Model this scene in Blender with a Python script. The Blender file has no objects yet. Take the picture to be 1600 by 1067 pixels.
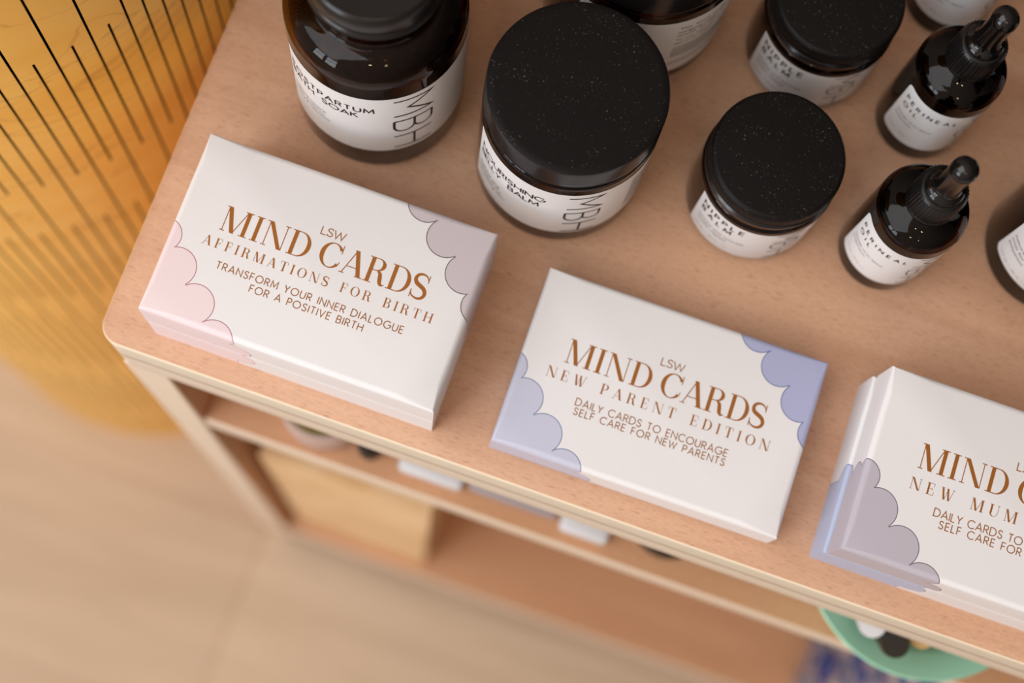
import bpy, bmesh, math, random
from mathutils import Matrix, Vector
random.seed(7)
C = bpy.context.scene.collection
PI = math.pi
ZT = 0.82                      # height of the display unit's top above the floor

# ------------------------------------------------------------------ camera, world, lights, exposure
sc = bpy.context.scene
cam_d = bpy.data.cameras.new('camera')
cam = bpy.data.objects.new('camera', cam_d)
C.objects.link(cam)
cam_d.sensor_fit = 'HORIZONTAL'; cam_d.sensor_width = 36.0
cam_d.lens = 2435.39 / 1600 * 36
cam_d.clip_start = 0.02; cam_d.clip_end = 50
right = Vector((0.9435292, 0.3248115, 0.0651927))
up = Vector((-0.3311329, 0.9185960, 0.2157137))
back = Vector((0.0101805, -0.2251196, 0.9742780))
cam.matrix_world = Matrix(((right.x, up.x, back.x, 0.1744047), (right.y, up.y, back.y, -0.0934253),
                           (right.z, up.z, back.z, 0.6568047 + ZT), (0, 0, 0, 1)))
cam_d.dof.use_dof = True
cam_d.dof.focus_distance = 0.622
cam_d.dof.aperture_fstop = 3.9
sc.camera = cam

w = bpy.data.worlds.new('world'); sc.world = w; w.use_nodes = True
bg = w.node_tree.nodes['Background']
bg.inputs['Color'].default_value = (1.0, 0.80, 0.66, 1)
wt = w.node_tree; tc = wt.nodes.new('ShaderNodeTexCoord'); dp = wt.nodes.new('ShaderNodeVectorMath'); dp.operation = 'DOT_PRODUCT'
dp.inputs[1].default_value = (-0.62, -0.55, 0.56)
mr = wt.nodes.new('ShaderNodeMapRange'); mr.interpolation_type = 'SMOOTHSTEP'
mr.inputs['From Min'].default_value = -0.5; mr.inputs['From Max'].default_value = 1.0
mr.inputs['To Min'].default_value = 0.10; mr.inputs['To Max'].default_value = 0.76
wt.links.new(tc.outputs['Generated'], dp.inputs[0]); wt.links.new(dp.outputs['Value'], mr.inputs['Value'])
wt.links.new(mr.outputs['Result'], bg.inputs['Strength'])

def area(name, loc, target, sx, sy, power, col, spread=PI):
    l = bpy.data.lights.new(name, 'AREA'); l.shape = 'RECTANGLE'; l.size = sx; l.size_y = sy
    l.energy = power; l.color = col; l.spread = spread
    o = bpy.data.objects.new(name, l); C.objects.link(o)
    o.location = loc
    o.rotation_euler = (Vector(target) - Vector(loc)).to_track_quat('-Z', 'Y').to_euler()
    return o
# the shop window in front on the left, and an unseen key light added overhead
area('overhead_key', (-0.62, -0.46, ZT + 1.15), (0.05, 0.06, ZT), 1.30, 1.30, 16.5, (0.89, 0.96, 1.0))
for k, (px, pz, pw, col) in enumerate(((-0.98, 0.36, 2.9, (0.62, 0.80, 1.0)), (-0.98, 0.02, 2.6, (1.0, 0.96, 0.90)), (-0.62, 0.36, 2.9, (0.55, 0.76, 1.0)), (-0.62, 0.02, 2.6, (1.0, 0.97, 0.92)))):
    area('window_pane', (px, -1.30 - 0.45 * (px + 0.8), ZT + 0.22 + pz), (0.15, 0.1, ZT + 0.1), 0.31, 0.31, pw, col)
def bulb(name, loc, power, rad, col):
    l = bpy.data.lights.new(name, 'POINT'); l.energy = power; l.shadow_soft_size = rad; l.color = col
    o = bpy.data.objects.new(name, l); C.objects.link(o); o.location = loc
bulb('ceiling_spot', (0.35, -1.1, ZT + 1.35), 5, 0.04, (1.0, 0.74, 0.45))
bulb('ceiling_spot', (0.75, -1.0, ZT + 1.25), 3, 0.03, (1.0, 0.74, 0.45))

vs = sc.view_settings
vs.view_transform = 'Standard'; vs.look = 'None'; vs.gamma = 1.0; vs.use_curve_mapping = False
vs.exposure = 0.0

# ------------------------------------------------------------------ materials
def lin(r, g, b):
    f = lambda c: (c / 255 / 12.92) if c / 255 <= 0.04045 else ((c / 255 + 0.055) / 1.055) ** 2.4
    return (f(r), f(g), f(b), 1)
def mat(name, col=(0.8, 0.8, 0.8, 1), rough=0.5, metal=0.0, spec=0.5, trans=0.0, ior=1.45, coat=0.0):
    m = bpy.data.materials.new(name); m.use_nodes = True
    b = m.node_tree.nodes['Principled BSDF']
    b.inputs['Base Color'].default_value = col; b.inputs['Roughness'].default_value = rough
    b.inputs['Metallic'].default_value = metal; b.inputs['Specular IOR Level'].default_value = spec
    b.inputs['Transmission Weight'].default_value = trans; b.inputs['IOR'].default_value = ior
    b.inputs['Coat Weight'].default_value = coat
    return m
class NT:
    def __init__(s, m): s.m = m; s.t = m.node_tree; s.b = s.t.nodes['Principled BSDF']
    def n(s, typ, **kw):
        x = s.t.nodes.new(typ)
        for k, v in kw.items(): setattr(x, k, v)
        return x
    def l(s, a, b): s.t.links.new(a, b)
    def math(s, op, a, b=None, c=None):
        x = s.n('ShaderNodeMath', operation=op)
        for i, v in enumerate((a, b, c)):
            if v is None: continue
            if isinstance(v, (int, float)): x.inputs[i].default_value = v
            else: s.l(v, x.inputs[i])
        return x.outputs[0]
    def coords(s, kind='Object', scale=(1, 1, 1), rot=(0, 0, 0)):
        tc = s.n('ShaderNodeTexCoord'); mp = s.n('ShaderNodeMapping')
        mp.inputs['Scale'].default_value = scale; mp.inputs['Rotation'].default_value = rot
        s.l(tc.outputs[kind], mp.inputs['Vector']); return mp.outputs['Vector']
    def noise(s, vec, scale, detail=3, rough=0.55, dist=0.0):
        x = s.n('ShaderNodeTexNoise'); x.inputs['Scale'].default_value = scale
        x.inputs['Detail'].default_value = detail; x.inputs['Roughness'].default_value = rough
        x.inputs['Distortion'].default_value = dist
        s.l(vec, x.inputs['Vector']); return x.outputs['Fac']
    def ramp(s, fac, stops, interp='LINEAR'):
        x = s.n('ShaderNodeValToRGB'); cr = x.color_ramp; cr.interpolation = interp
        while len(cr.elements) < len(stops): cr.elements.new(0.5)
        for e, (p, c) in zip(cr.elements, stops): e.position = p; e.color = c
        s.l(fac, x.inputs['Fac']); return x.outputs['Color']
    def mix(s, fac, a, b, mode='MIX'):
        x = s.n('ShaderNodeMix', data_type='RGBA', blend_type=mode)
        if isinstance(fac, (int, float)): x.inputs[0].default_value = fac
        else: s.l(fac, x.inputs[0])
        for i, v in ((6, a), (7, b)):
            if isinstance(v, tuple): x.inputs[i].default_value = v
            else: s.l(v, x.inputs[i])
        return x.outputs[2]
    def base(s, c): s.l(c, s.b.inputs['Base Color'])
    def bump(s, h, strength=0.2, dist=0.001):
        x = s.n('ShaderNodeBump'); x.inputs['Strength'].default_value = strength; x.inputs['Distance'].default_value = dist
        s.l(h, x.inputs['Height']); s.l(x.outputs[0], s.b.inputs['Normal'])
W1 = (1, 1, 1, 1); K1 = (0, 0, 0, 1)

def beech(name, c_lo, c_hi, fleck):
    m = mat(name, rough=0.48, spec=0.35); t = NT(m)
    v = t.coords('Object', (6, 60, 60))
    tone = t.noise(v, 1.0, 4, 0.6, 0.6)
    col = t.ramp(tone, [(0.3, c_lo), (0.7, c_hi)])
    f1 = t.noise(t.coords('Object', (190, 2000, 2000), (0, 0, 0.03)), 1.0, 1, 0.5)
    f2 = t.ramp(f1, [(0.60, K1), (0.72, W1)])
    col = t.mix(t.math('MULTIPLY', f2, 0.62), col, fleck)
    f3 = t.ramp(t.noise(t.coords('Object', (500, 2600, 2600)), 1.0, 2, 0.6), [(0.35, (0.93, 0.93, 0.93, 1)), (0.65, (1.05, 1.05, 1.05, 1))])
    col = t.mix(1.0, col, f3, 'MULTIPLY')
    t.base(col); return m
M_beech = beech('beech_veneer', lin(194, 148, 117), lin(208, 165, 135), lin(150, 104, 80))
M_beech_in = beech('beech_veneer_inside', lin(200, 148, 110), lin(210, 160, 122), lin(150, 100, 72))

def ply_edge(name, zs):
    m = mat(name, rough=0.6, spec=0.25); t = NT(m)
    tc = t.n('ShaderNodeTexCoord'); sep = t.n('ShaderNodeSeparateXYZ'); t.l(tc.outputs['Object'], sep.inputs[0])
    fac = t.math('DIVIDE', sep.outputs['Z'], zs)
    fac = t.math('ADD', fac, t.math('MULTIPLY', t.math('SUBTRACT', t.noise(t.coords('Object', (14, 14, 120)), 1, 3), 0.5), 0.02))
    col = t.ramp(fac, [(0.0, lin(226, 212, 192)), (0.08, lin(224, 208, 190)), (0.22, lin(228, 213, 194)), (0.25, lin(208, 188, 164)), (0.28, lin(228, 214, 196)),
                       (0.44, lin(226, 212, 194)), (0.465, lin(150, 108, 78)), (0.495, lin(150, 108, 78)), (0.52, lin(216, 202, 184)), (0.70, lin(214, 202, 182)),
                       (0.72, lin(196, 176, 152)), (0.745, lin(216, 204, 184)), (0.92, lin(212, 200, 180)), (0.945, lin(248, 232, 206)), (1.0, lin(248, 232, 208))])
    st = t.ramp(t.noise(t.coords('Object', (90, 90, 700)), 1, 3, 0.6), [(0.3, (0.93, 0.93, 0.93, 1)), (0.7, (1.04, 1.04, 1.04, 1))])
    t.base(t.mix(1.0, col, st, 'MULTIPLY')); return m
M_edge = ply_edge('plywood_edge', 0.0470)
M_ply = mat('pale_plywood_edge', lin(228, 210, 190), 0.6, spec=0.25)

def floor_mat():
    m = mat('oak_floor', rough=0.55, spec=0.3); t = NT(m)
    br = t.n('ShaderNodeTexBrick'); t.l(t.coords('Object', (1, 1, 1), (0, 0, 0.02)), br.inputs['Vector'])
    br.inputs['Scale'].default_value = 1.0; br.inputs['Brick Width'].default_value = 1.3; br.inputs['Row Height'].default_value = 0.19
    br.inputs['Mortar Size'].default_value = 0.0012; br.inputs['Color1'].default_value = lin(205, 182, 157)
    br.inputs['Color2'].default_value = lin(199, 175, 150); br.inputs['Mortar'].default_value = lin(180, 150, 124)
    g = t.ramp(t.noise(t.coords('Object', (3, 22, 1)), 1.0, 5, 0.6, 1.0), [(0.3, (0.88, 0.86, 0.83, 1)), (0.7, (1.06, 1.06, 1.07, 1))])
    t.base(t.mix(1.0, br.outputs['Color'], g, 'MULTIPLY')); return m
M_floor = floor_mat()

def birch():
    m = mat('varnished_birch', rough=0.33, spec=0.5); t = NT(m)
    n1 = t.noise(t.coords('Object', (3.0, 3.0, 20)), 1.0, 4, 0.55, 1.2)
    col = t.ramp(n1, [(0.25, lin(240, 180, 76)), (0.5, lin(248, 192, 88)), (0.75, lin(250, 202, 106))])
    n2 = t.noise(t.coords('Object', (5, 5, 16)), 1.0, 2, 0.5, 2.5)
    ring = t.ramp(n2, [(0.485, K1), (0.5, W1), (0.515, K1)])
    col = t.mix(t.math('MULTIPLY', ring, 0.35), col, lin(176, 108, 44))
    t.base(col); return m
M_birch = birch()
M_kerf = mat('charred_shaded_slot', lin(26, 18, 14), 0.9, spec=0.1)  # charred cut walls; the dark slot back paints in the column's unlit interior

def cloud_mat(name, paper, c_ll, c_ur, o_ll, o_ur, dx=0.0, dy=0.0):
    """printed paper: scalloped clouds in two opposite corners, laid out in millimetres on the unfolded wrap (UV)."""
    m = mat(name, paper, 0.42, spec=0.35); t = NT(m)
    uv = t.n('ShaderNodeUVMap'); uv.uv_map = 'wrap'
    sep = t.n('ShaderNodeSeparateXYZ'); t.l(uv.outputs[0], sep.inputs[0])
    U = t.math('SUBTRACT', sep.outputs[0], dx); V = t.math('SUBTRACT', sep.outputs[1], dy)
    circ = [(-88, -6.5, 7.2), (-75, -6.5, 6.6), (-64.8, -6.8, 7.0), (-55.5, -18.0, 8.3), (-43.3, -29.8, 8.3), (-31.2, -41, 8.1), (-25.5, -55, 8.2), (-25.5, -70, 8.2)]
    def dist(u, v):
        d = None
        for cx, cy, r in circ:
            a = t.math('SUBTRACT', u, cx); b = t.math('SUBTRACT', v, cy)
            e = t.math('SUBTRACT', t.math('SQRT', t.math('ADD', t.math('MULTIPLY', a, a), t.math('MULTIPLY', b, b))), r)
            d = e if d is None else t.math('MINIMUM', d, e)
        pl = t.math('MULTIPLY', t.math('ADD', t.math('ADD', u, v), 72.5), 0.7071)     # everything behind the chain
        pl = t.math('MAXIMUM', pl, t.math('ADD', v, 5.5)); pl = t.math('MAXIMUM', pl, t.math('ADD', u, 26))
        return t.math('MINIMUM', d, pl)
    col = paper
    for s, c, o in ((1, c_ll, o_ll), (-1, c_ur, o_ur)):
        u = U if s == 1 else t.math('MULTIPLY', sep.outputs[0], -1.0)
        v = V if s == 1 else t.math('MULTIPLY', sep.outputs[1], -1.0)
        if s == -1: v = t.math('ADD', v, 0.4)
        d = dist(u, v)
        f = t.math('LESS_THAN', d, 0.0)
        col = t.mix(f, col, c)
        f2 = t.math('LESS_THAN', t.math('ABSOLUTE', d), 0.20)
        col = t.mix(f2, col, o)
    gr = t.ramp(t.noise(t.coords('Object', (900, 900, 900)), 1, 2), [(0.3, (0.985, 0.985, 0.985, 1)), (0.7, (1.0, 1.0, 1.0, 1))])
    t.base(t.mix(1.0, col, gr, 'MULTIPLY')); return m
PAPER = lin(230, 228, 230)
M_box_pink = cloud_mat('paper_pink_grey', PAPER, lin(232, 214, 218), lin(200, 190, 195), lin(176, 124, 142), lin(112, 98, 108), 1.0, -0.6)
M_box_blue = cloud_mat('paper_lavender_blue', PAPER, lin(196, 197, 216), lin(172, 176, 210), lin(122, 130, 170), lin(104, 114, 160), 0.0, 0.0)
M_box_mauve = cloud_mat('paper_mauve', PAPER, lin(186, 180, 192), lin(186, 180, 192), lin(122, 112, 128), lin(122, 112, 128), 2.2, -1.2)
M_base_blue = cloud_mat('paper_cornflower', PAPER, lin(180, 189, 216), lin(180, 189, 216), lin(112, 126, 170), lin(112, 126, 170), 2.2, -1.2)
M_foil = mat('copper_foil', lin(168, 104, 42), 0.38, metal=0.35, spec=0.5)
M_foil_fine = mat('copper_foil_fine', lin(160, 104, 56), 0.4, metal=0.2, spec=0.5)

M_amber = mat('amber_glass', (0.19, 0.072, 0.026, 1), 0.02, trans=1.0, ior=1.30)
M_amber_dark = mat('dark_amber_glass', (0.10, 0.038, 0.016, 1), 0.02, trans=1.0, ior=1.30)
M_balm = mat('balm_in_jar', lin(66, 45, 34), 0.6)
M_oil = mat('oil_in_bottle', lin(40, 22, 12), 0.3)
def salt_mat():
    m = mat('bath_salts', rough=0.8); t = NT(m)
    t.base(t.ramp(t.noise(t.coords('Object', (1, 1, 1)), 300, 3), [(0.35, lin(58, 30, 12)), (0.6, lin(108, 62, 28)), (0.75, lin(150, 98, 54))])); return m
M_salt = salt_mat()
def dusty(name, col, rough, spec=0.4, amount=0.655):
    m = mat(name, col, rough, spec=spec); t = NT(m)
    a = t.noise(t.coords('Object', (1, 1, 1)), 1300, 2, 0.5)
    b = t.noise(t.coords('Object', (1, 1, 1)), 120, 2, 0.5)
    f = t.ramp(t.math('ADD', a, t.math('MULTIPLY', t.math('SUBTRACT', b, 0.5), 0.25)), [(amount, K1), (amount + 0.09, W1)])
    t.base(t.mix(t.math('MULTIPLY', f, 0.40), col, lin(150, 140, 135))); return m
M_lid = dusty('matte_black_lid', lin(17, 14, 14), 0.5, 0.2, 0.68)
M_lid_gloss = mat('satin_black_lid', lin(22, 19, 20), 0.22, spec=0.55)
M_rubber = mat('black_rubber', lin(12, 11, 12), 0.10, spec=0.5)
M_cap = mat('black_ribbed_plastic', lin(15, 14, 15), 0.30, spec=0.4)
M_lid_grey = mat('charcoal_metal_lid', lin(24, 21, 22), 0.27, spec=0.5)
M_label = mat('white_label', lin(228, 227, 228), 0.38, spec=0.4)
M_ink = mat('brown_black_ink', lin(44, 26, 22), 0.5)
M_ink_soft = mat('grey_ink', lin(128, 120, 118), 0.5)

# ------------------------------------------------------------------ mesh helpers
def obj(name, verts, faces, mats, parent=None, smooth=True, angle=40, uv=None, fmat=None):
    me = bpy.data.meshes.new(name)
    me.from_pydata([tuple(v) for v in verts], [], faces)
    for m in (mats if isinstance(mats, (list, tuple)) else [mats]): me.materials.append(m)
    if fmat: me.polygons.foreach_set('material_index', fmat)
    if uv:
        l = me.uv_layers.new(name='wrap')
        for p in me.polygons:
            for li, vi in zip(p.loop_indices, p.vertices): l.data[li].uv = uv(p.index, vi)
    if smooth:
        me.polygons.foreach_set('use_smooth', [True] * len(me.polygons))
        me.set_sharp_from_angle(angle=math.radians(angle))
    me.update()
    o = bpy.data.objects.new(name, me); C.objects.link(o)
    if parent: o.parent = parent
    return o
def thing(name, label, cat, loc=(0, 0, 0), rz=0.0, group=None):
    o = bpy.data.objects.new(name, None); C.objects.link(o); o.empty_display_size = 0.02
    o.location = loc; o.rotation_euler = (0, 0, rz); o['label'] = label; o['category'] = cat
    if group: o['group'] = group
    return o
def struct(o): o['kind'] = 'structure'; return o
def lathe(profile, seg=112, rib=None):
    """profile: (r, z) from bottom axis to top axis; rib(k, i) -> radius factor"""
    V, F = [], []; n = len(profile)
    rows = []
    for i, (r, z) in enumerate(profile):
        if r < 1e-7: rows.append([len(V)]); V.append((0, 0, z))
        else:
            row = []
            for k in range(seg):
                a = 2 * PI * k / seg; q = r + (rib(k, i) if rib else 0)
                row.append(len(V)); V.append((q * math.cos(a), q * math.sin(a), z))
            rows.append(row)
    for a, b in zip(rows[:-1], rows[1:]):
        for k in range(seg):
            k2 = (k + 1) % seg
            if len(a) == 1 and len(b) == 1: continue
            if len(a) == 1: F.append((a[0], b[k2], b[k]))
            elif len(b) == 1: F.append((a[k], a[k2], b[0]))
            else: F.append((a[k], a[k2], b[k2], b[k]))
    return V, F
def arcp(cx, cz, r, a0, a1, n):
    return [(cx + r * math.cos(math.radians(a0 + (a1 - a0) * i / n)), cz + r * math.sin(math.radians(a0 + (a1 - a0) * i / n))) for i in range(n + 1)]
def box(x0, x1, y0, y1, z0, z1, bev=0.0, seg=2, rc=None):
    bm = bmesh.new(); bmesh.ops.create_cube(bm, size=1)
    for v in bm.verts: v.co = (x0 + (v.co.x + .5) * (x1 - x0), y0 + (v.co.y + .5) * (y1 - y0), z0 + (v.co.z + .5) * (z1 - z0))
    if rc:       # rounded vertical corners
        es = [e for e in bm.edges if abs(e.verts[0].co.z - e.verts[1].co.z) > 1e-6]
        bmesh.ops.bevel(bm, geom=es, offset=rc, segments=8, affect='EDGES', profile=0.5)
    if bev:
        es = [e for e in bm.edges if e.calc_face_angle(0) > 1.0] if rc else bm.edges[:]
        bmesh.ops.bevel(bm, geom=es, offset=bev, segments=seg, affect='EDGES', profile=0.5)
    bm.verts.index_update()
    V = [v.co.copy() for v in bm.verts]; F = [[v.index for v in f.verts] for f in bm.faces]; bm.free(); return V, F
def boxes(*bs):
    V, F = [], []
    for b in bs:
        v, f = box(*b); k = len(V); V += v; F += [[i + k for i in q] for q in f]
    return V, F

# ------------------------------------------------------------------ lettering
class Flat:
    """2-D lettering in millimetres, later mapped on to a surface"""
    def __init__(s): s.v = []; s.f = []; s.m = []
    def poly(s, pts, mi=0):
        k = len(s.v); s.v += [tuple(p) for p in pts]; s.f.append(list(range(k, k + len(pts)))); s.m.append(mi)
    def stroke(s, pts, wd, closed=False, mi=0, maxlen=None):
        if maxlen:
            q = []
            for a, b in zip(pts, pts[1:] + (pts[:1] if closed else [])):
                n = max(1, int(math.hypot(b[0] - a[0], b[1] - a[1]) / maxlen + .99))
                q += [(a[0] + (b[0] - a[0]) * i / n, a[1] + (b[1] - a[1]) * i / n) for i in range(n)]
            if not closed: q.append(pts[-1])
            if not isinstance(wd, (int, float)): raise ValueError
            pts = q
        n = len(pts); L, R = [], []
        for i, p in enumerate(pts):
            a = pts[i - 1] if (i or closed) else p; b = pts[(i + 1) % n] if (i < n - 1 or closed) else p
            def unit(p, q):
                d = math.hypot(q[0] - p[0], q[1] - p[1]); return ((q[0] - p[0]) / d, (q[1] - p[1]) / d) if d > 1e-9 else None
            u1 = unit(a, p); u2 = unit(p, b); u1 = u1 or u2; u2 = u2 or u1
            nx, ny = -(u1[1] + u2[1]), (u1[0] + u2[0]); d = math.hypot(nx, ny) or 1; nx /= d; ny /= d
            c = max(0.42, -u1[1] * nx + u1[0] * ny)
            h = (wd if isinstance(wd, (int, float)) else wd[i]) / 2 / c
            L.append((p[0] + nx * h, p[1] + ny * h)); R.append((p[0] - nx * h, p[1] - ny * h))
        for i in range(n if closed else n - 1):
            j = (i + 1) % n; s.poly([R[i], R[j], L[j], L[i]], mi)
    def add(s, o, sx, sy, dx, dy, rot=False):
        k = len(s.v)
        for x, y in o.v: s.v.append((dx + x * sx, dy + y * sy))
        s.f += [[i + k for i in f] for f in o.f]; s.m += o.m
    def build(s, name, fn, mats, parent):
        lay = [0] * len(s.v)
        for i, f in enumerate(s.f):
            for q in f: lay[q] = (i % 60) * 6e-7
        return obj(name, [fn(p[0], p[1], e) for p, e in zip(s.v, lay)], s.f, mats, parent, smooth=False, fmat=s.m)
def arc(cx, cy, rx, ry, a0, a1, n=14):
    return [(cx + rx * math.cos(math.radians(a0 + (a1 - a0) * i / n)), cy + ry * math.sin(math.radians(a0 + (a1 - a0) * i / n))) for i in range(n + 1)]
def smoothp(pts, n=6):
    out = []
    for i in range(len(pts) - 1):
        p0 = pts[max(i - 1, 0)]; p1 = pts[i]; p2 = pts[i + 1]; p3 = pts[min(i + 2, len(pts) - 1)]
        for k in range(n):
            t = k / n
            out.append(tuple(.5 * (2 * b + (c - a) * t + (2 * a - 5 * b + 4 * c - d) * t * t + (3 * b - a - 3 * c + d) * t ** 3) for a, b, c, d in zip(p0, p1, p2, p3)))
    out.append(pts[-1]); return out
S_PTS = [(.53, .82), (.46, .94), (.30, 1.0), (.13, .94), (.06, .77), (.13, .61), (.30, .52), (.47, .42), (.55, .24), (.47, .06), (.29, 0.0), (.10, .07), (.03, .20)]
SANS = {  # glyph: (advance width, [polyline, ...]); a polyline that starts with None is closed
 'A': (.80, [[(0, 0), (.40, 1), (.80, 0)], [(.14, .32), (.66, .32)]]),
 'B': (.58, [[(0, 0), (0, 1), (.30, 1)] + arc(.30, .76, .23, .24, 90, -90) + [(0, .52)], [(.30, .52)] + arc(.31, .26, .27, .26, 90, -90) + [(0, 0)]]),
 'C': (.84, [arc(.5, .5, .5, .5, 45, 315, 22)]),
 'D': (.78, [[None, (0, 0), (0, 1), (.28, 1)] + arc(.28, .5, .5, .5, 90, -90, 18)]),
 'E': (.50, [[(.50, 1), (0, 1), (0, 0), (.50, 0)], [(0, .52), (.46, .52)]]),
 'F': (.48, [[(.48, 1), (0, 1), (0, 0)], [(0, .52), (.44, .52)]]),
 'G': (.96, [arc(.5, .5, .5, .5, 45, 360, 24) + [(.58, .5)]]),
 'H': (.70, [[(0, 0), (0, 1)], [(.70, 0), (.70, 1)], [(0, .52), (.70, .52)]]),
 'I': (.02, [[(.01, 0), (.01, 1)]]),
 'K': (.62, [[(0, 0), (0, 1)], [(.58, 1), (.02, .48)], [(.16, .60), (.62, 0)]]),
 'L': (.46, [[(0, 1), (0, 0), (.46, 0)]]),
 'M': (.92, [[(0, 0), (.06, 1), (.46, .2), (.86, 1), (.92, 0)]]),
 'N': (.74, [[(0, 0), (0, 1), (.74, 0), (.74, 1)]]),
 'O': (1.0, [[None] + arc(.5, .5, .5, .5, 0, 345, 23)]),
 'P': (.54, [[(0, 0), (0, 1), (.28, 1)] + arc(.28, .73, .26, .27, 90, -90) + [(0, .46)]]),
 'R': (.58, [[(0, 0), (0, 1), (.28, 1)] + arc(.28, .74, .25, .26, 90, -90) + [(0, .48)], [(.26, .48), (.58, 0)]]),
 'S': (.58, [smoothp(S_PTS, 3)]),
 'T': (.58, [[(0, 1), (.58, 1)], [(.29, 1), (.29, 0)]]),
 'U': (.66, [[(0, 1), (0, .33)] + arc(.33, .33, .33, .33, 180, 360) + [(.66, 1)]]),
 'V': (.74, [[(0, 1), (.37, 0), (.74, 1)]]),
 'W': (1.1, [[(0, 1), (.28, 0), (.55, .9), (.82, 0), (1.1, 1)]]),
 'Y': (.66, [[(0, 1), (.33, .45), (.66, 1)], [(.33, .45), (.33, 0)]]),
}
T_, t_ = .150, .034
def didone(ch):
    g = Flat()
    def rect(x0, y0, x1, y1): g.poly([(x0, y0), (x1, y0), (x1, y1), (x0, y1)])
    def serif(xc, half, top): rect(xc - half, 1 - t_ if top else 0, xc + half, 1 if top else t_)
    def stem(x, wd, bottom=True, top=True, half=None):
        rect(x, 0, x + wd, 1); h = half or wd / 2 + .085
        if bottom: serif(x + wd / 2, h, 0)
        if top: serif(x + wd / 2, h, 1)
    def diag(xb, xt, wd): g.poly([(xb, 0), (xb + wd, 0), (xt + wd, 1), (xt, 1)])
    def oval(pts_c, a0, a1, cx, cy, rx, ry, thick, n=26, sgn=1):
        pts = []; wd = []
        for i in range(n + 1):
            a = math.radians(a0 + (a1 - a0) * i / n); k = abs(math.cos(a)) ** 1.6
            th = t_ + (thick - t_) * k
            pts.append((cx + (rx - th / 2) * math.cos(a), cy + (ry - th / 2) * math.sin(a))); wd.append(th)
        g.stroke(pts, wd)
    w = .9
    if ch == 'M':
        stem(.10, t_, True, False, .10); diag(.42, .08, .165); diag(.50, .86, t_ * 1.1); stem(.86, T_); serif(.10, .09, 1); w = 1.10
    elif ch == 'N':
        stem(.10, t_, True, False, .10); diag(.66, .07, .17); stem(.80, t_, False, True, .10); serif(.09, .09, 1); w = .92
    elif ch == 'I': stem(.09, T_); w = .33
    elif ch == 'D':
        stem(.09, T_, True, True); rect(.16, 1 - t_, .40, 1); rect(.16, 0, .40, t_); oval(0, 90, -90, .38, .5, .46, .5, T_ * 1.05); w = .86
    elif ch == 'C':
        oval(0, 38, 322, .46, .5, .45, .5, T_ * 1.1); rect(.79, .66, .79 + t_, 1.0); g.stroke([(.78, .18), (.81, .25), (.825, .34)], t_); w = .86
    elif ch == 'O':
        oval(0, 0, 360, .46, .5, .45, .5, T_ * 1.05, 36); w = .92
    elif ch == 'A':
        g.stroke([(.10, 0), (.44, 1)], t_ * 1.1); diag(.68, .36, .165); rect(.20, .30, .66, .30 + t_); serif(.10, .10, 0); serif(.765, .145, 0); w = .90
    elif ch == 'R':
        stem(.09, T_); rect(.2, 1 - t_, .40, 1); rect(.2, .50, .42, .50 + t_); oval(0, 90, -90, .40, .757, .29, .243, T_ * .95, 16)
        p = smoothp([(.44, .515), (.55, .45), (.60, .30), (.64, .12), (.72, .03), (.84, .06)], 4); n = len(p)
        g.stroke(p, [t_ + (T_ - t_) * max(0, math.sin(PI * min(1, (i / n) * 1.15))) ** .7 for i in range(n)]); w = .86
    elif ch == 'S':
        p = smoothp([(x * 1.02 + .02, .02 + y * .96) for x, y in S_PTS], 4); n = len(p) - 1
        g.stroke(p, [t_ + (T_ * 1.05 - t_) * math.sin(PI * i / n) ** 1.5 for i in range(n + 1)]); rect(.56, .70, .56 + t_, 1); rect(.03, 0, .03 + t_, .32); w = .64
    elif ch == 'F': stem(.09, T_); rect(.2, 1 - t_, .62, 1); rect(.62 - t_, .70, .62, 1); rect(.2, .5, .46, .5 + t_); rect(.46, .40, .46 + t_, .63); w = .68
    elif ch == 'E': stem(.09, T_); rect(.2, 1 - t_, .64, 1); rect(.64 - t_, .72, .64, 1); rect(.2, 0, .66, t_); rect(.66 - t_, 0, .66, .30); rect(.2, .5, .46, .5 + t_); rect(.46, .40, .46 + t_, .63); w = .72
    elif ch == 'T': stem(.31, T_, True, False); rect(.02, 1 - t_, .75, 1); rect(.02, .70, .02 + t_, 1); rect(.75 - t_, .70, .75, 1); w = .77
    elif ch == 'B':
        stem(.09, T_); rect(.2, 1 - t_, .40, 1); rect(.2, .50, .42, .50 + t_); rect(.2, 0, .42, t_)
        oval(0, 90, -90, .38, .757, .28, .243, T_ * .9, 16); oval(0, 90, -90, .40, .265, .31, .265, T_, 16); w = .76
    elif ch == 'P': stem(.09, T_); rect(.2, 1 - t_, .40, 1); rect(.2, .46, .42, .46 + t_); oval(0, 90, -90, .40, .73, .29, .27, T_, 16); w = .74
    elif ch == 'H': stem(.09, T_); stem(.68, T_); rect(.2, .5, .7, .5 + t_); w = .92
    elif ch == 'W':
        diag(.30, .08, .15); g.stroke([(.42, 0), (.60, 1)], t_); diag(.70, .50, .15); g.stroke([(.82, 0), (1.08, 1)], t_); serif(.15, .13, 1); serif(1.08, .09, 1); w = 1.16
    elif ch == 'U':
        rect(.09, .3, .09 + T_, 1); serif(.165, .16, 1); rect(.72, .3, .72 + t_, 1); serif(.737, .1, 1)
        p = arc(.42, .32, .28, .30, 180, 360, 16); g.stroke(p, [T_ + (t_ - T_) * min(1, i / 9) for i in range(17)]); w = .84
    return w, g
_dc = {}
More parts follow.
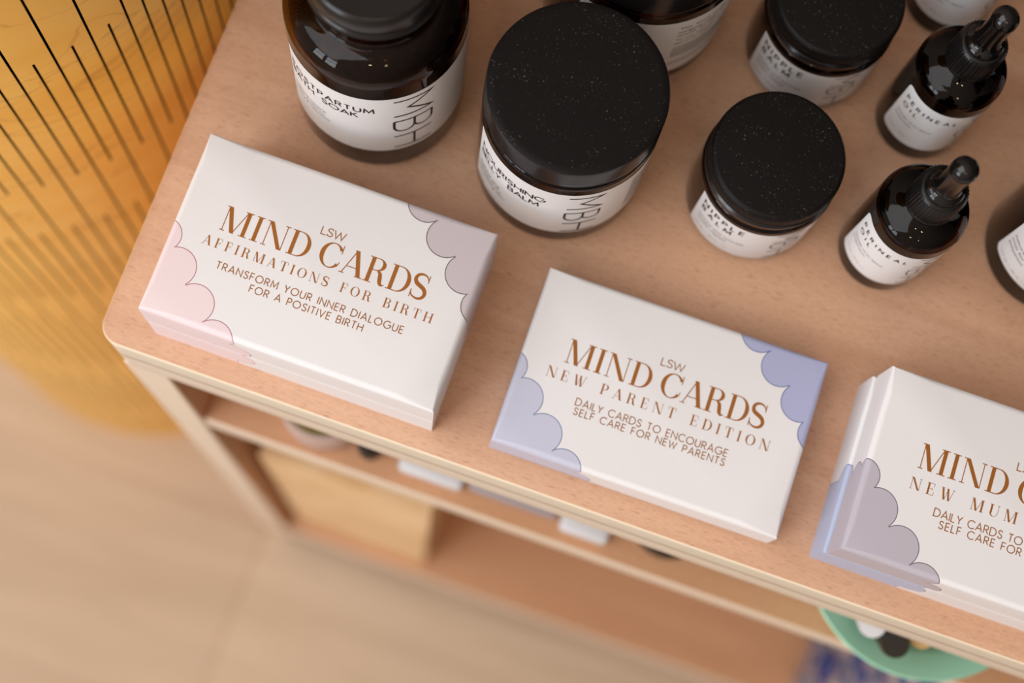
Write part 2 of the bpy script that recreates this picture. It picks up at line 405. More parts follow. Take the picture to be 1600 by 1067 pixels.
def line_serif(fl, text, x0, x1, base, cap, mi=0, minsp=.55):
    gl = []
    for ch in text:
        if ch != ' ' and ch not in _dc: _dc[ch] = didone(ch)
        gl.append((minsp * cap, None) if ch == ' ' else (_dc[ch][0] * cap, _dc[ch][1]))
    tr = ((x1 - x0) - sum(g[0] for g in gl)) / max(1, len(gl) - 1); x = x0
    for wd, g in gl:
        if g: fl.add(g, cap, cap, x, base)
        x += wd + tr
def line_sans(fl, text, x0, x1, base, cap, wt, mi=0, space=.34, wf=1.0, maxlen=None):
    ws = [space * cap if c == ' ' else SANS[c][0] * cap * wf for c in text]
    tr = ((x1 - x0) - sum(ws)) / max(1, len(text) - 1); x = x0
    for c, wd in zip(text, ws):
        if c != ' ':
            for pl in SANS[c][1]:
                cl = pl[0] is None; q = [(x + p[0] * cap * wf, base + p[1] * cap) for p in (pl[1:] if cl else pl)]
                fl.stroke(q, wt, cl, mi, maxlen)
        x += wd + tr
def line_small(fl, text, x0, x1, base, size, mi=0):
    cu = bpy.data.curves.new('t', 'FONT'); cu.body = text; cu.size = 1.0; cu.resolution_u = 2
    o = bpy.data.objects.new('t', cu); me = bpy.data.meshes.new_from_object(o)
    xs = [v.co.x for v in me.vertices]
    lo, hi = min(xs), max(xs); sx = (x1 - x0) / (hi - lo) if x1 is not None else size
    k = len(fl.v)
    fl.v += [(x0 + (v.co.x - lo) * sx, base + v.co.y * size) for v in me.vertices]
    for p in me.polygons: fl.f.append([k + i for i in p.vertices]); fl.m.append(mi)
    bpy.data.objects.remove(o); bpy.data.curves.remove(cu); bpy.data.meshes.remove(me)
def line_vertical_mbh(fl, x0, x1, spans, wt):
    """the three large outlined letters turned a quarter clockwise: tops to the right, reading downwards"""
    H = x1 - x0
    for ch, (zt, zb) in zip('MBH', spans):
        wd = SANS[ch][0] if ch != 'M' else .92
        for pl in SANS[ch][1]:
            cl = pl[0] is None; src = pl[1:] if cl else pl
            if ch == 'M': src = [(0, 0), (0, 1), (.46, .36), (.92, 1), (.92, 0)]
            q = [(x0 + p[1] * H, zt - p[0] / wd * (zt - zb)) for p in src]
            fl.stroke(q, wt, cl, 0, 1.2)
def dashes(fl, x0, x1, base, h, rng, mi=1, frac=1.0):
    x = x0; end = x0 + (x1 - x0) * frac
    while x < end:
        l = rng.uniform(.5, 1.9); l = min(l, end - x)
        if l > .2:
            n = max(1, int(l / .9)); 
            for i in range(n): fl.poly([(x + l * i / n, base), (x + l * (i + 1) / n, base), (x + l * (i + 1) / n, base + h), (x + l * i / n, base + h)], mi)
        x += l + rng.uniform(.25, .4)

# ------------------------------------------------------------------ setting
V, F = box(-2.2, 2.6, -2.2, 2.2, -0.05, 0.0)
fl = struct(obj('floor', V, F, M_floor, smooth=False)); fl['label'] = 'pale oak plank floor'

# ------------------------------------------------------------------ display unit
DW, DD, TT = 0.98, 0.46, 0.0470
unit = thing('display_unit', 'beech plywood display shelf unit carrying the boxes and amber jars', 'shelf unit', (0, 0, 0))
V, F = box(0, DW, 0, DD, 0, TT, 0.0012, 2, 0.009)
top = obj('tabletop', V, F, [M_beech, M_edge], unit, True, 30)
for p in top.data.polygons: p.material_index = 0 if p.normal.z > 0.8 else 1
top.location = (0, 0, ZT - TT); top['label'] = 'thick beech faced plywood top'
ZB = 0.07; ZS = ZT - 0.170
def panel(name, b, mtop, medge, flip, lab=None):
    V, F = box(*b, 0.0008, 1); o = obj(name, V, F, [mtop, medge], unit, True, 30)
    for p in o.data.polygons: p.material_index = 1 if p.normal.y < -0.7 else 0
    if lab: o['label'] = lab
    return o
panel('side_panel', (0.003, 0.0245, 0.0005, DD - .01, 0.0, ZT - TT), M_beech_in, M_ply, 0)
panel('side_panel', (DW - .0245, DW - .003, 0.0005, DD - .01, 0.0, ZT - TT), M_beech_in, M_ply, 0)
panel('shelf', (0.0245, DW - .0245, 0.002, DD - .02, ZS - .022, ZS), M_beech_in, M_ply, 0)
panel('bottom_panel', (0.0245, DW - .0245, 0.001, DD - .02, ZB - .03, ZB), M_beech_in, M_ply, 0)
panel('back_panel', (0.0245, DW - .0245, DD - .02, DD - .012, 0.03, ZT - TT), M_beech_in, M_ply, 0)

# ------------------------------------------------------------------ kerf-cut birch column
def kerf_column(cx, cy, R, z1):
    root = thing('slatted_plywood_column', 'round varnished birch column with staggered black slots beside the display unit', 'column', (cx, cy, 0))
    pitch = math.radians(2.857); n = int(round(2 * PI / pitch)); n -= n % 2; pitch = 2 * PI / n
    hw = 0.00058 / R; depth = 0.012
    a_ref = math.radians(-47.0)
    per = 0.386; LS = (per - 0.068, per - 0.057)
    def slots(par):     # z ranges of the slots in this column
        L = LS[par]; z_end = ZT - 0.0885 + (0 if par == 0 else per / 2 - 0.005)     # lower end of one slot
        out = []; k = -6
        while k < 8:
            a = z_end + k * per; b = a + L
            a = max(a, 0.03); b = min(b, z1 - 0.03)
            if b - a > 0.02: out.append((a, b))
            k += 1
        return out
    V, F, M = [], [], []
    def vtx(a, r, z): V.append((r * math.cos(a), r * math.sin(a), z)); return len(V) - 1
    for i in range(n):
        ac = a_ref + i * pitch; par = i % 2
        a0, a1 = ac - hw, ac + hw; b1 = ac + pitch - hw
        am = (a1 + b1) / 2                      # plain strip between two slots
        c = [vtx(a, R, z) for a in (a1, am, b1) for z in (0.0, z1)]
        F.append((c[0], c[2], c[3], c[1])); M.append(0); F.append((c[2], c[4], c[5], c[3])); M.append(0)
        zprev = 0.0
        for (s0, s1) in slots(par) + [(z1, z1)]:
            q = [vtx(a0, R, zprev), vtx(a1, R, zprev), vtx(a1, R, s0), vtx(a0, R, s0)]
            F.append(tuple(q)); M.append(0)
            if s1 > s0:
                o = [vtx(a0, R, s0), vtx(a1, R, s0), vtx(a1, R, s1), vtx(a0, R, s1)]
                k = [vtx(a0, R - depth, s0), vtx(a1, R - depth, s0), vtx(a1, R - depth, s1), vtx(a0, R - depth, s1)]
                for x, y in ((0, 1), (1, 2), (2, 3), (3, 0)): F.append((o[x], o[y], k[y], k[x])); M.append(1)
                F.append(tuple(k)); M.append(1)
            zprev = s1
    obj('slotted_wall', V, F, [M_birch, M_kerf], root, False, fmat=M)
    wall = root.children[0]
    bm = bmesh.new(); bm.from_mesh(wall.data); bmesh.ops.remove_doubles(bm, verts=bm.verts, dist=1e-6); bm.to_mesh(wall.data); bm.free()
    wall.data.polygons.foreach_set('use_smooth', [True] * len(wall.data.polygons)); wall.data.set_sharp_from_angle(angle=math.radians(40))
    Vt, Ft = lathe([(0, z1 - .018), (R + .006, z1 - .018), (R + .008, z1 - .015), (R + .008, z1 - .002), (R + .006, z1), (0, z1)], 96)
    o = obj('column_top', Vt, Ft, M_birch, root)
    return root
kerf_column(-0.1825, 0.2145, 0.176, ZT + 0.34)

# ------------------------------------------------------------------ card boxes
BL, BW = 0.125, 0.0786
def tray(L, Wd, z0, z1, rtop, v_off, inset=0.0, flip_uv=False):
    """a paper-wrapped box half: soft rounded top rim with slightly pinched corner tips; UV = unfolded wrap in mm"""
    V, F, UVf = [], [], []
    prof = [(0.0, z0), (0.0, z0 + .3 * (z1 - z0)), (0.0, z0 + .55 * (z1 - z0))]
    prof += [(rtop - rtop * math.cos(a), z1 - rtop + rtop * math.sin(a)) for a in [i * PI / 2 / 5 for i in range(6)]]
    rings = []
    hl, hw = L / 2 - inset, Wd / 2 - inset
    N = 8
    def ring(d, z):
        pts = []
        for (sx, sy), (ex, ey) in (((-1, -1), (1, -1)), ((1, -1), (1, 1)), ((1, 1), (-1, 1)), ((-1, 1), (-1, -1))):
            for i in range(N):
                t = i / N
                x = sx + (ex - sx) * t; y = sy + (ey - sy) * t
                px, py = x * hl, y * hw
                # distance to the nearer corner: the paper stands a little proud there
                c = max(0.0, 1 - min(abs(abs(px) - hl) + abs(abs(py) - hw), 1) / .004) if abs(abs(px) - hl) < 1e-9 and abs(abs(py) - hw) < 1e-9 else 0.0
                dd = d * (1 - .55 * c)
                px = math.copysign(max(abs(px) - dd, 0), px) if abs(x) > .999 else px * (hl - d) / hl
                py = math.copysign(max(abs(py) - dd, 0), py) if abs(y) > .999 else py * (hw - d) / hw
                pts.append((px, py, z))
        return pts
    for d, z in prof:
        r = ring(d, z); rings.append(list(range(len(V), len(V) + len(r)))); V += r
    n = len(rings[0]); sides = []
    for ra, rb in zip(rings[:-1], rings[1:]):
        for k in range(n): F.append((ra[k], ra[(k + 1) % n], rb[(k + 1) % n], rb[k])); sides.append(k // N)
    F.append(tuple(rings[-1])); sides.append(4)
    F.append(tuple(reversed(rings[0]))); sides.append(5)
    def uv(pi, vi):
        x, y, z = V[vi]; s = sides[pi]; r = rtop * 1000; dz = (z1 - z) * 1000
        if dz < r: drop = -r + r * (PI / 2 - math.asin(max(-1, min(1, (r - dz) / r))))     # over the rounded rim
        else: drop = .57 * r + (dz - r)
        drop += v_off
        X, Y = x * 1000, y * 1000
        if s == 0: return (X, -hw * 1000 - drop + (hw * 1000 + Y) * 0)
        if s == 1: return (hl * 1000 + drop, Y)
        if s == 2: return (X, hw * 1000 + drop)
        if s == 3: return (-hl * 1000 - drop, Y)
        return (X, Y)
    return V, F, uv
def card_box(loc, rz, h, split, ml, mb, lines, label, base_shift=(0, 0), tx=0.0):
    root = thing('card_box', label, 'box', (loc[0], loc[1], ZT), rz, 'boxed card decks along the front edge')
    V, F, uv = tray(BL, BW, 0.0, split - 0.0010, min(0.0020, split * .4), (h - split) * 1000, 0.0001)
    b = obj('box_base', V, F, mb, root, True, 35, uv); b.location = (base_shift[0], base_shift[1], 0)
    V, F = box(-BL / 2 + .003, BL / 2 - .003, -BW / 2 + .003, BW / 2 - .003, split - .0025, split + .006)
    nk = obj('inner_neck', V, F, mat('white_card', lin(226, 222, 220), .6), b, False)
    V, F, uv = tray(BL, BW, split, h, 0.0026, 0.0)
    ld = obj('lid', V, F, ml, root, True, 35, uv)
    g = Flat()
    line_serif(g, 'MIND', -44.4 + tx, -6.8 + tx, 1.9, 10.6); line_serif(g, 'CARDS', -2.9 + tx, 43.3 + tx, 1.9, 10.8)
    line_serif(g, lines[0][0], lines[0][1], lines[0][2], lines[0][3], lines[0][4])
    n = len(g.f)
    line_sans(g, 'LSW', -5.3 + tx, 4.7 + tx, 14.3, 3.3, .44, 1, wf=1.3)
    for (tt, x0, x1, bl, cap) in lines[1:]: line_sans(g, tt, x0, x1, bl, cap, .40, 1)
    let = g.build('foil_lettering', lambda u, v, e: (u / 1000, v / 1000, h + 0.00005 + e), [M_foil, M_foil_fine], ld)
    let['label'] = 'copper foil lettering'
    return root
card_box((0.08575, 0.04916), -0.0023, 0.0470, 0.0243, M_box_pink, M_box_pink,
         [('AFFIRMATIONS FOR BIRTH', -48.6, 49.2, -5.8, 4.1), ('TRANSFORM YOUR INNER DIALOGUE', -39.6, 39.7, -13.6, 2.95), ('FOR A POSITIVE BIRTH', -23.7, 24.2, -18.2, 2.95)],
         'white card box with pink and grey printed clouds at the left end of the row')
card_box((0.23530, 0.05100), 0.0054, 0.0209, 0.0022, M_box_blue, M_box_blue,
         [('NEW PARENT EDITION', -49.8, 48.3, -6.0, 4.6), ('DAILY CARDS TO ENCOURAGE', -34.2, 32.4, -13.9, 3.05), ('SELF CARE FOR NEW PARENTS', -33.8, 32.4, -17.9, 2.95)],
         'shallow white card box with lavender and blue printed clouds in the middle of the row')
card_box((0.38057, 0.05210), 0.0048, 0.0470, 0.0243, M_box_mauve, M_base_blue,
         [('NEW MUM EDITION', -43.4, 46.5, -7.1, 4.9), ('DAILY CARDS TO ENCOURAGE', -31.1, 35.5, -14.6, 3.2), ('SELF CARE FOR NEW MUMS', -27.9, 34.0, -18.8, 3.1)],
         'deep white card box with mauve clouds, cut off by the right edge', (-0.0014, 0.0), 1.9)

# ------------------------------------------------------------------ jars and bottles
def label_strip(R, a0, a1, z0, z1, rc):
    """label wrapped round a cylinder; angles in degrees, z in m, rounded corners rc (m)"""
    V, F = [], []; n = max(24, int((a1 - a0) / 2.5)); Lg = math.radians(a1 - a0) * R
    ss = sorted(set([i / n * Lg for i in range(n + 1)] + [rc * f for f in (0, .05, .15, .3, .5, .75, 1)] + [Lg - rc * f for f in (0, .05, .15, .3, .5, .75, 1)]))
    for s in ss:
        e = min(s, Lg - s); k = rc - math.sqrt(max(0, rc * rc - (rc - e) ** 2)) if e < rc else 0.0
        a = math.radians(a0) + s / R
        V.append((R * math.cos(a), R * math.sin(a), z0 + k)); V.append((R * math.cos(a), R * math.sin(a), z1 - k))
    for i in range(len(ss) - 1): F.append((2 * i, 2 * i + 2, 2 * i + 3, 2 * i + 1))
    return V, F
def glass_shell(outer, thick, zin):
    """closed shell: outer profile bottom-to-top, then the inner wall back down"""
    inner = [(max(r - thick, 0.0), max(z, zin)) for r, z in outer if r - thick > 0.002]
    inner = [(r, z) for i, (r, z) in enumerate(inner) if i == 0 or (r, z) != inner[i - 1]]
    return [(0, outer[0][1])] + outer + inner[::-1] + [(0, zin)]

def lettering_for(kind, R, d=0.0):
    """lettering of each kind of label; angles converted to arc millimetres from az = 0"""
    g = Flat(); k = math.radians(1) * R * 1000
    A = lambda az: (az + d) * k
    if kind == 'soak':
        line_sans(g, 'POSTPARTUM', A(-137), A(-72.2), 65.2, 4.3, .72, maxlen=1.2); line_sans(g, 'BATH SOAK', A(-137), A(-82.8), 58.9, 4.3, .72, space=.6, maxlen=1.2)
        line_small(g, 'soothing mineral', A(-137), A(-106), 47.0, 2.6); line_small(g, 'soak for postpartum', A(-137), A(-106.8), 43.6, 2.6); line_small(g, 'healing & relaxation', A(-137), A(-103.3), 40.0, 2.6)
        line_small(g, '9 oz  |  255 g  |  e', A(-137), A(-118.9), 27.2, 2.3, 1)
        line_vertical_mbh(g, A(-59.6), A(-33.2), [(75.6, 59.8), (53.9, 42.2), (36.9, 24.5)], 1.1)
    elif kind == 'belly':
        line_sans(g, 'NOURISHING', A(-143.5), A(-87.2), 51.4, 4.5, .72, maxlen=1.2); line_sans(g, 'BELLY BALM', A(-144), A(-90.8), 44.4, 4.4, .72, space=.7, maxlen=1.2)
        line_small(g, 'softens and', A(-144), A(-120.4), 33.6, 2.9); line_small(g, 'nourishes dry,', A(-144), A(-117), 30.0, 2.9); line_small(g, 'stretching skin', A(-144), A(-114.7), 26.4, 2.9)
        line_small(g, '8 fl. oz.  |  236 mL  |  e', A(-143.5), A(-116), 16.8, 2.2, 1)
        line_vertical_mbh(g, A(-72.3), A(-49.4), [(61.4, 47.5), (41.9, 32.4), (28.0, 17.0)], 1.0)
        r = random.Random(3)
        for i in range(11): dashes(g, A(-27), A(14), 56.5 - i * 3.4, 1.3, r, 1, r.uniform(.7, 1))
    elif kind == 'nipple':
        line_sans(g, 'NIPPLE', A(-135.3), A(-91.8), 30.2, 3.9, .74, maxlen=1.0); line_sans(g, 'BALM', A(-135.0), A(-101.6), 24.6, 3.6, .74, maxlen=1.0)
        line_small(g, 'soothe and nourish', A(-135.3), A(-86.6), 17.8, 2.8); line_small(g, 'tender nipples', A(-135), A(-101.2), 14.2, 2.8)
        line_small(g, '2 fl. oz.  |  60 mL  |  e', A(-134.9), A(-98.6), 7.7, 2.4, 1)
        line_vertical_mbh(g, A(-64.4), A(-41), [(35.3, 26.5), (23.6, 17.8), (13.4, 4.9)], .7)
    elif kind == 'oil':
        line_sans(g, 'PERINEAL', A(-155.2), A(-79.2), 44.0, 2.75, .56, maxlen=.9); line_sans(g, 'OIL', A(-154.0), A(-128.9), 38.4, 2.75, .56, maxlen=.9)
        line_small(g, 'massage oil for labour', A(-156.2), A(-98.4), 31.6, 2.2); line_small(g, 'preparation', A(-156.5), A(-124.6), 28.4, 2.2)
        line_small(g, '1.7 fl. oz.  |  50 mL  |  e', A(-156), A(-114.4), 18.4, 1.9, 1)
        line_vertical_mbh(g, A(-67.6), A(-42), [(51.2, 40.3), (35.8, 28.4), (24.3, 16.0)], .60)
    elif kind == 'mist':
        line_small(g, 'naturally calming', A(-151), A(-105), 37.6, 3.2); line_small(g, 'mist for peaceful', A(-151), A(-106), 33.9, 3.2); line_small(g, 'postpartum', A(-151), A(-127.8), 30.2, 3.2)
        line_small(g, '3.3 fl. oz.  |  100 mL  |  e', A(-150.6), A(-113), 19.8, 2.5, 1)
    elif kind == 'back':
        r = random.Random(5)
        for tx_, z in (('This  blend of oils', 57.2), ('indulgently softens to', 53.2), ('nourish  dry skin', 50.0)): line_small(g, tx_, A(-54.3), A(-22 if z > 51 else -27), z, 3.0)
        line_small(g, 'To use: Massage on to', A(-54.1), A(-17), 45.6, 2.7); line_small(g, 'light or dry areas', A(-54.1), A(-30), 42.0, 2.7)
        for i in range(7): dashes(g, A(-54), A(-4), 37.8 - i * 1.7, .75, r, 1, r.uniform(.8, 1))
        for i in range(2): dashes(g, A(-54), A(-8), 21.5 - i * 2, .8, r, 1, .8)
    return g
def put_label(root, kind, R, a0, a1, z0, z1, rc, d=0.0):
    V, F = label_strip(R + .00012, a0 + d, a1 + d, z0, z1, rc)
    lb = obj('label', V, F, M_label, root, True, 40)
    g = lettering_for(kind, R, d)
    def fn(u, v, e):
        a = u / 1000 / R; q = R + .00018 + e
        return (q * math.cos(a), q * math.sin(a), v / 1000)
    g.build('lettering', fn, [M_ink, M_ink_soft], lb)
    return lb
def put(root, name, prof, m, seg=112, parent=None, angle=35, rib=None):
    V, F = lathe(prof, seg, rib); return obj(name, V, F, m, parent or root, True, angle)

def soak_jar(x, y):
    root = thing('bath_salt_jar', 'large amber glass jar with rounded shoulders and charcoal lid, at the top left', 'jar', (x, y, ZT))
    R = .0365
    outer = [(R - .004, 0)] + arcp(R - .004, .004, .004, -90, 0, 6) + [(R, .05), (R, .089)] + arcp(R - .0135, .089, .0135, 2, 78, 30) + [(.0250, .1030), (.0243, .1046), (.0241, .1070), (.0241, .1185)]
    put(root, 'glass_body', glass_shell(outer, .0018, .0018), M_amber, 128)
    put(root, 'bath_salts', [(0, .0015)] + [(R - .005, .0015)] + arcp(R - .0040, .0040, .0025, -90, 0, 4) + [(R - .0015, .066), (R - .0045, .0675), (.016, .0715), (0, .0735)], M_salt, 96)
    put(root, 'lid', [(0, .1150), (.0262, .1150), (.0271, .1154), (.0275, .1166), (.0270, .1178), (.0264, .1184), (.0264, .1196), (.0269, .1204), (.0272, .1218), (.0272, .1248), (.0267, .1268), (.0261, .1284), (.0254, .1295), (.0248, .1299), (.0245, .1295), (0, .1295)], M_lid_grey, 128)
    put_label(root, 'soak', R, -141, 62, .0211, .0797, .0015)
    return root
soak_jar(0.0745, 0.1476)

def balm_jar(name, label, x, y, kind, R, zl0, zl1, za, zb, a0, a1, d=0, group=None):
    root = thing(name, label, 'jar', (x, y, ZT), 0, group)
    outer = [(R - .0045, 0)] + arcp(R - .0045, .0045, .0045, -90, 0, 6) + [(R, .04), (R, za - .0042)] + arcp(R - .0035, za - .0042, .0035, 0, 70, 5) + [(R - .0036, za - .0004), (R - .0036, za + .004)]
    put(root, 'glass_body', glass_shell(outer, .0020, .0018), M_amber, 128)
    ri = R - .0017
    put(root, 'balm', [(0, .0015), (ri - .003, .0015)] + arcp(ri - .003, .0045, .003, -90, 0, 4) + [(ri, za - .012), (ri - .001, za - .0112), (0, za - .0112)], M_balm, 96)
    Rl = R - .0001 if kind != 'back' else R
    put(root, 'lid', [(0, za + .0006), (Rl - .0008, za + .0006), (Rl, za + .0012), (Rl, za + .0035), (Rl - .0003, za + .0042), (Rl - .0002, zb - .0016), (Rl - .0007, zb - .0005), (Rl - .0020, zb), (Rl - .004, zb + .0001), (0, zb + .0002)], [M_lid, M_lid_gloss], 128)
    for p in root.children[-1].data.polygons: p.material_index = 0 if p.normal.z > 0.5 else 1
    put_label(root, kind, R, a0, a1, zl0, zl1, .0008, d)
    return root
balm_jar('balm_jar', 'large amber balm jar with wide flat black lid at the top centre', 0.1599, 0.1423, 'belly', .0366, .0151, .0657, .0746, .0897, -149, 60)
balm_jar('balm_jar', 'dark amber jar at the top edge with its lettered back label turned forward', 0.1669, 0.2277, 'back', .0409, .0112, .0653, .0745, .0897, -118, 80)

def small_jar(label, x, y, d):
    root = thing('small_balm_jar', label, 'jar', (x, y, ZT), 0, 'small balm jars')
    R = .0292
    outer = [(R - .003, 0)] + arcp(R - .003, .003, .003, -90, 0, 5) + [(R, .02), (R, .0400)] + arcp(R - .003, .0400, .003, 0, 75, 5) + [(R - .0034, .0434), (R - .0034, .047)]
    put(root, 'glass_body', glass_shell(outer, .0018, .0015), M_amber, 112)
    ri = R - .0015
    put(root, 'balm', [(0, .0012), (ri - .002, .0012)] + arcp(ri - .002, .0032, .002, -90, 0, 4) + [(ri, .036), (0, .0364)], M_balm, 96)
    lid = put(root, 'lid', [(0, .0436), (.0280, .0436), (.0286, .0440), (.0287, .0458), (.0283, .0464), (.0277, .0470), (.0277, .0484), (.0281, .0490)], M_lid_gloss, 120)
    lid2 = put(root, 'lid_cap', [(.0281, .0490), (.0282, .0494), (.0282, .0545), (.0279, .0556), (.0273, .0562), (.0268, .0566), (.0262, .0567), (0, .0567)], M_lid, 240,
               rib=lambda k, i: (.00012 if k % 2 else -.00006) if i in (2, 3) else 0.0, parent=lid, angle=60)
    put_label(root, 'nipple', R, -141.5, 60, .0031, .0375, .0006, d)
    return root
small_jar('small black lidded amber jar standing in front, nearer the card boxes', 0.2461, 0.1570, 0.0)
small_jar('small black lidded amber jar standing behind, touching the top edge of the photo', 0.2504, 0.2341, -2.8)

def dropper_bottle(label, x, y, d):
    root = thing('dropper_bottle', label, 'bottle', (x, y, ZT), 0, 'amber dropper bottles')
    R = .0193
    outer = [(R - .003, 0)] + arcp(R - .003, .003, .003, -90, 0, 5) + [(R, .03), (R, .0595)] + arcp(R - .0075, .0595, .0075, 3, 66, 20) + [(.0098, .0688), (.0090, .0700), (.0090, .076)]
    put(root, 'glass_body', glass_shell(outer, .0015, .0014), M_amber_dark, 96)
    ri = R - .0012
    put(root, 'oil', [(0, .0011), (ri - .002, .0011)] + arcp(ri - .002, .0031, .002, -90, 0, 3) + [(ri, .0590), (ri - .003, .0632), (0, .0632)], M_oil, 64)
    put(root, 'collar', [(.0060, .0706), (.0104, .0706), (.0107, .0710), (.0107, .0722), (.0104, .0726), (.0104, .0732), (.0103, .0856), (.0098, .0864), (.0094, .0872), (.0090, .0876), (.0060, .0876)], M_cap, 176,
        rib=lambda k, i: (.00016 if k % 4 < 2 else -.00016) if i in (5, 6) else 0.0, angle=50)
    bulb_p = [(0, .0870), (.0078, .0870), (.0082, .0876), (.0080, .0890), (.0068, .0900), (.0060, .0906), (.0056, .0930), (.0053, .0970), (.0052, .1020), (.0054, .1060)] + arcp(.0, .1090, .0056, -12, 82, 8) + [(0, .1147)]
    put(root, 'rubber_bulb', bulb_p, M_rubber, 64, angle=60)
    put_label(root, 'oil', R, -163.5, 40, .0130, .0533, .0030, d)
    return root
dropper_bottle('amber dropper bottle with black bulb nearest the card boxes, in front of its twins', 0.3080, 0.1537, 0.0)
dropper_bottle('amber dropper bottle with black bulb in the middle of the three in a line', 0.3069, 0.2184, 14.3)
dropper_bottle('amber dropper bottle cut off by the top edge of the photo, behind the others', 0.3034, 0.2804, 17.6)

def mist_bottle(label, x, y, lab_on=True, d=0.0):
    root = thing('mist_bottle', label, 'bottle', (x, y, ZT), 0, 'tall amber mist bottles')
    R = .0299
    outer = [(R - .004, 0)] + arcp(R - .004, .004, .004, -90, 0, 5) + [(R, .04), (R, .088)] + arcp(R - .012, .088, .012, 3, 66, 20) + [(.0125, .101), (.0115, .103), (.0115, .109)]
    put(root, 'glass_body', glass_shell(outer, .0017, .0016), M_amber_dark, 112)
    ri = R - .0014
    put(root, 'liquid', [(0, .0012), (ri - .003, .0012)] + arcp(ri - .003, .0042, .003, -90, 0, 3) + [(ri, .080), (0, .080)], M_oil, 64)
    put(root, 'collar', [(.007, .1038), (.0128, .1038), (.0131, .1044), (.0129, .1180), (.0120, .1192), (.006, .1192)], M_cap, 120, rib=lambda k, i: (.00015 if k % 4 < 2 else -.00015) if i in (2, 3) else 0.0, angle=50)
    put(root, 'spray_head', [(0, .1185), (.0075, .1185), (.0078, .1195), (.0076, .131), (.0066, .1335), (0, .134)], M_cap, 64)
    put_label(root, 'mist', R, -155.8, 40, .0168, .078, .0035, d)
    return root
mist_bottle('wide dark amber bottle at the right edge of the photo with a pale label', 0.3804, 0.1800)
mist_bottle('dark amber bottle barely showing at the upper right edge of the photo', 0.3935, 0.2600, d=10)

# ------------------------------------------------------------------ goods on the shelves below
M_olive = mat('olive_lid', lin(96, 84, 30), 0.35)
M_pink = mat('blush_glass', lin(196, 168, 160), 0.3)
M_mint = mat('mint_ceramic', lin(168, 226, 198), 0.35)
M_black = mat('black_plastic', lin(14, 13, 14), 0.35)
M_white = mat('white_paper', lin(214, 214, 218), 0.5)
M_greyc = mat('grey_cloth', lin(160, 148, 150), 0.8)
M_tan = mat('golden_bamboo', lin(205, 168, 110), 0.5)
t = thing('candle_jar', 'short blush jar with olive lid half hidden under the tabletop at the left', 'jar', (.0845, .031, ZS))
put(t, 'jar_body', [(0, .0005), (.0235, .0005), (.0252, .003), (.0252, .030), (.0240, .034), (0, .034)], M_pink, 64)
put(t, 'lid', [(0, .0342), (.0220, .0342), (.0224, .036), (.0224, .044), (.0212, .046), (0, .046)], M_olive, 64)
t = thing('shadow_vial', 'tiny black vial added for the shadow beside the blush jar on the middle shelf', 'bottle', (.1137, .0165, ZS))  # black shape added to stand in for the shadow behind the jar
put(t, 'shadow_vial_body', [(0, .0005), (.006, .0005), (.0065, .001), (.0065, .018), (.004, .021), (0, .021)], M_black, 32)
put(t, 'cap', [(0, .0212), (.0045, .0212), (.0045, .028), (0, .0285)], M_black, 32)
def packet(name, label, cat, x0, x1, y0, y1, h, m, m2):
    t = thing(name, label, cat, ((x0 + x1) / 2, (y0 + y1) / 2, ZS))
    V, F = box(-(x1 - x0) / 2, (x1 - x0) / 2, -(y1 - y0) / 2, (y1 - y0) / 2, .0003, h, .003, 3); obj('wrapper', V, F, m, t)
    V, F = box(-(x1 - x0) / 2 + .008, (x1 - x0) / 2 - .008, -(y1 - y0) / 2 + .014, (y1 - y0) / 2 - .01, h - .0004, h + .0006, .0003, 1); obj('paper_band', V, F, m2, t)
packet('soap_packet', 'white paper packet on the middle shelf, left of the grey cloth', 'packet', .131, .167, .010, .075, .012, M_white, M_pink)
packet('folded_cloth', 'grey folded cloth lying between two white packets on the middle shelf', 'cloth', .1695, .2190, .0125, .09, .010, M_greyc, M_white)
packet('soap_packet', 'white paper packet on the middle shelf, right of the grey cloth', 'packet', .2215, .2485, .0085, .070, .012, M_white, M_pink)
t = thing('round_tin', 'dark round tin just showing under the tabletop edge, right of the packets', 'tin', (.277, .0335, ZS))
put(t, 'tin_body', [(0, .0005), (.0205, .0005), (.021, .001), (.021, .014), (0, .014)], M_cap, 48)
put(t, 'lid', [(0, .0142), (.0214, .0142), (.0214, .020), (.0205, .021), (0, .021)], M_cap, 48)
# mint bowl with toiletries
bx_, by_ = .3957, .0494
t = thing('mint_bowl', 'mint green bowl holding small bottles on the middle shelf', 'bowl', (bx_, by_, ZS))
put(t, 'bowl_body', [(0, .0005), (.027, .0005), (.030, .003), (.045, .050), (.0482, .0565), (.0600, .0635), (.0607, .0648), (.0600, .0660), (.0478, .0598), (.0448, .0570), (.0285, .0075), (.025, .006), (0, .0055)], M_mint, 96)
def tube_thing(name, label, cat, x, y, z, r, h, mb, mc, tilt=(0, 0)):
    t = thing(name, label, cat, (x, y, z)); t.rotation_euler = (tilt[0], tilt[1], 0)
    put(t, 'bottle_body', [(0, 0), (r * .92, 0), (r, r * .1), (r, h * .62), (r * .9, h * .66), (0, h * .66)], mb, 40)
    put(t, 'cap', [(0, h * .665), (r * .93, h * .665), (r * .95, h * .68), (r * .95, h * .97), (r * .86, h), (0, h)], mc, 40)
zb_ = ZS + .0085
tube_thing('mini_bottle', 'black capped mini bottle standing at the front of the mint bowl', 'bottle', .3825, .0304, ZS + .0125, .0074, .094, M_black, M_black, (0.35, 0))
tube_thing('mini_bottle', 'white capped mini bottle left of the black one in the mint bowl', 'bottle', .3700, .0441, ZS + .0135, .0070, .096, M_white, M_white, (0.44, 0))
tube_thing('mini_bottle', 'golden mini bottle right of the black cap in the mint bowl', 'bottle', .3950, .0400, ZS + .0125, .0068, .090, M_tan, M_tan, (0.38, 0))
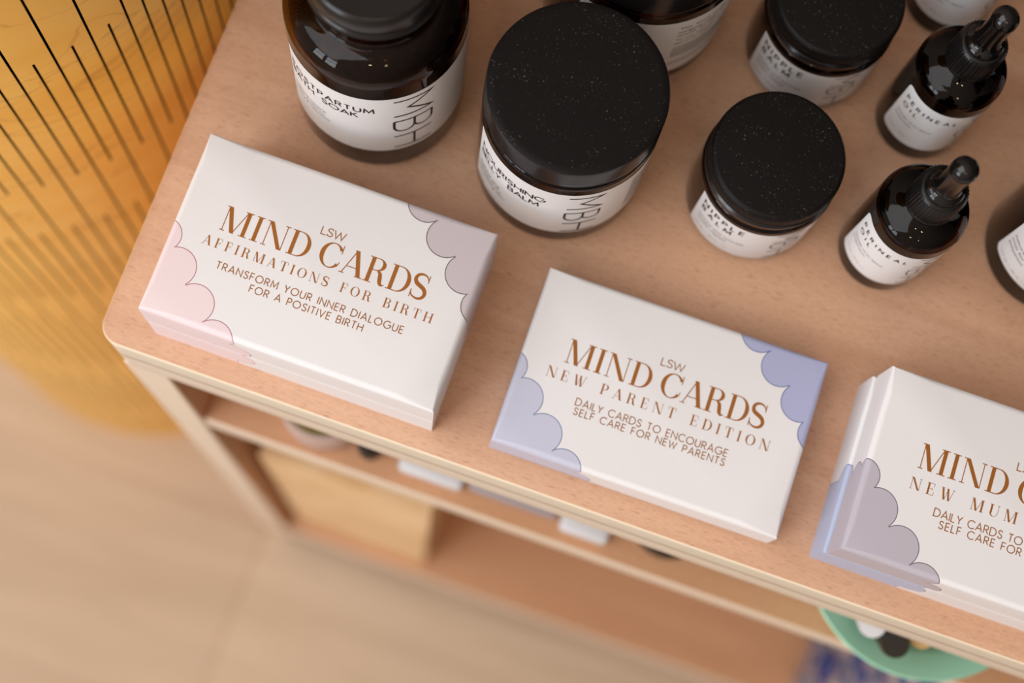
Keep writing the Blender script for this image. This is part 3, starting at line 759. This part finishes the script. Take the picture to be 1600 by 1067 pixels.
# crate and bags on the bottom
def pine():
    m = mat('pale_pine', rough=.6, spec=.25); t = NT(m)
    col = t.ramp(t.noise(t.coords('Object', (9, 9, 30)), 1, 3, .5, 1.0), [(.3, lin(226, 184, 134)), (.7, lin(246, 216, 174))])
    kn = t.ramp(t.noise(t.coords('Object', (16, 16, 16)), 1, 1, .5), [(.62, K1), (.70, W1)])
    t.base(t.mix(t.math('MULTIPLY', kn, .5), col, lin(170, 116, 70))); return m
M_pine = pine()
t = thing('wooden_crate', 'pale pine crate standing on the bottom of the unit at the left', 'crate', (.093, 0, ZB))
x0, x1, y0, y1, hh = -.059, .059, .012, .30, .40
for b in ((x0, x1, y0, y0 + .012, .001, hh), (x0, x1, y1 - .012, y1, .001, hh)):
    V, F = box(*b, .001, 1); obj('end_board', V, F, M_pine, t)
for b in ((x0, x0 + .012, y0 + .012, y1 - .012, .001, hh), (x1 - .012, x1, y0 + .012, y1 - .012, .001, hh)):
    V, F = box(*b, .001, 1); obj('side_board', V, F, M_pine, t)
V, F = box(x0 + .012, x1 - .012, y0 + .012, y1 - .012, .001, .012); obj('bottom_board', V, F, M_pine, t)
def patterned():
    m = mat('blue_patterned_cloth', rough=.85); t = NT(m)
    n = t.noise(t.coords('Object', (1, 1, 1)), 26, 2, .5)
    t.base(t.ramp(n, [(.36, lin(24, 52, 120)), (.45, lin(70, 110, 140)), (.5, lin(206, 184, 180)), (.58, lin(60, 66, 110)), (.66, lin(26, 66, 150))], 'LINEAR')); return m
M_pat = patterned()
t = thing('fabric_bag', 'blue and white patterned fabric bag standing on the bottom of the unit', 'bag', (.575, .055, ZB))
V, F = box(-.075, .075, -.048, .048, .001, .34, .014, 4)
V = [Vector((v.x + .004 * math.sin(v.z * 40 + v.y * 60), v.y + .003 * math.sin(v.z * 33 + v.x * 50), v.z)) for v in V]
obj('bag_body', V, F, M_pat, t)
hp = [(-.035 + .07 * i / 16, .0, .336 + .06 * math.sin(PI * i / 16)) for i in range(17)]
Vh, Fh = [], []
for i, (a, b, c) in enumerate(hp):
    for k in range(8):
        an = 2 * PI * k / 8; Vh.append((a, b + .004 * math.cos(an), c + .004 * math.sin(an)))
for i in range(16):
    for k in range(8): Fh.append((i * 8 + k, i * 8 + (k + 1) % 8, (i + 1) * 8 + (k + 1) % 8, (i + 1) * 8 + k))
obj('bag_handle', Vh, Fh, M_pat, t)
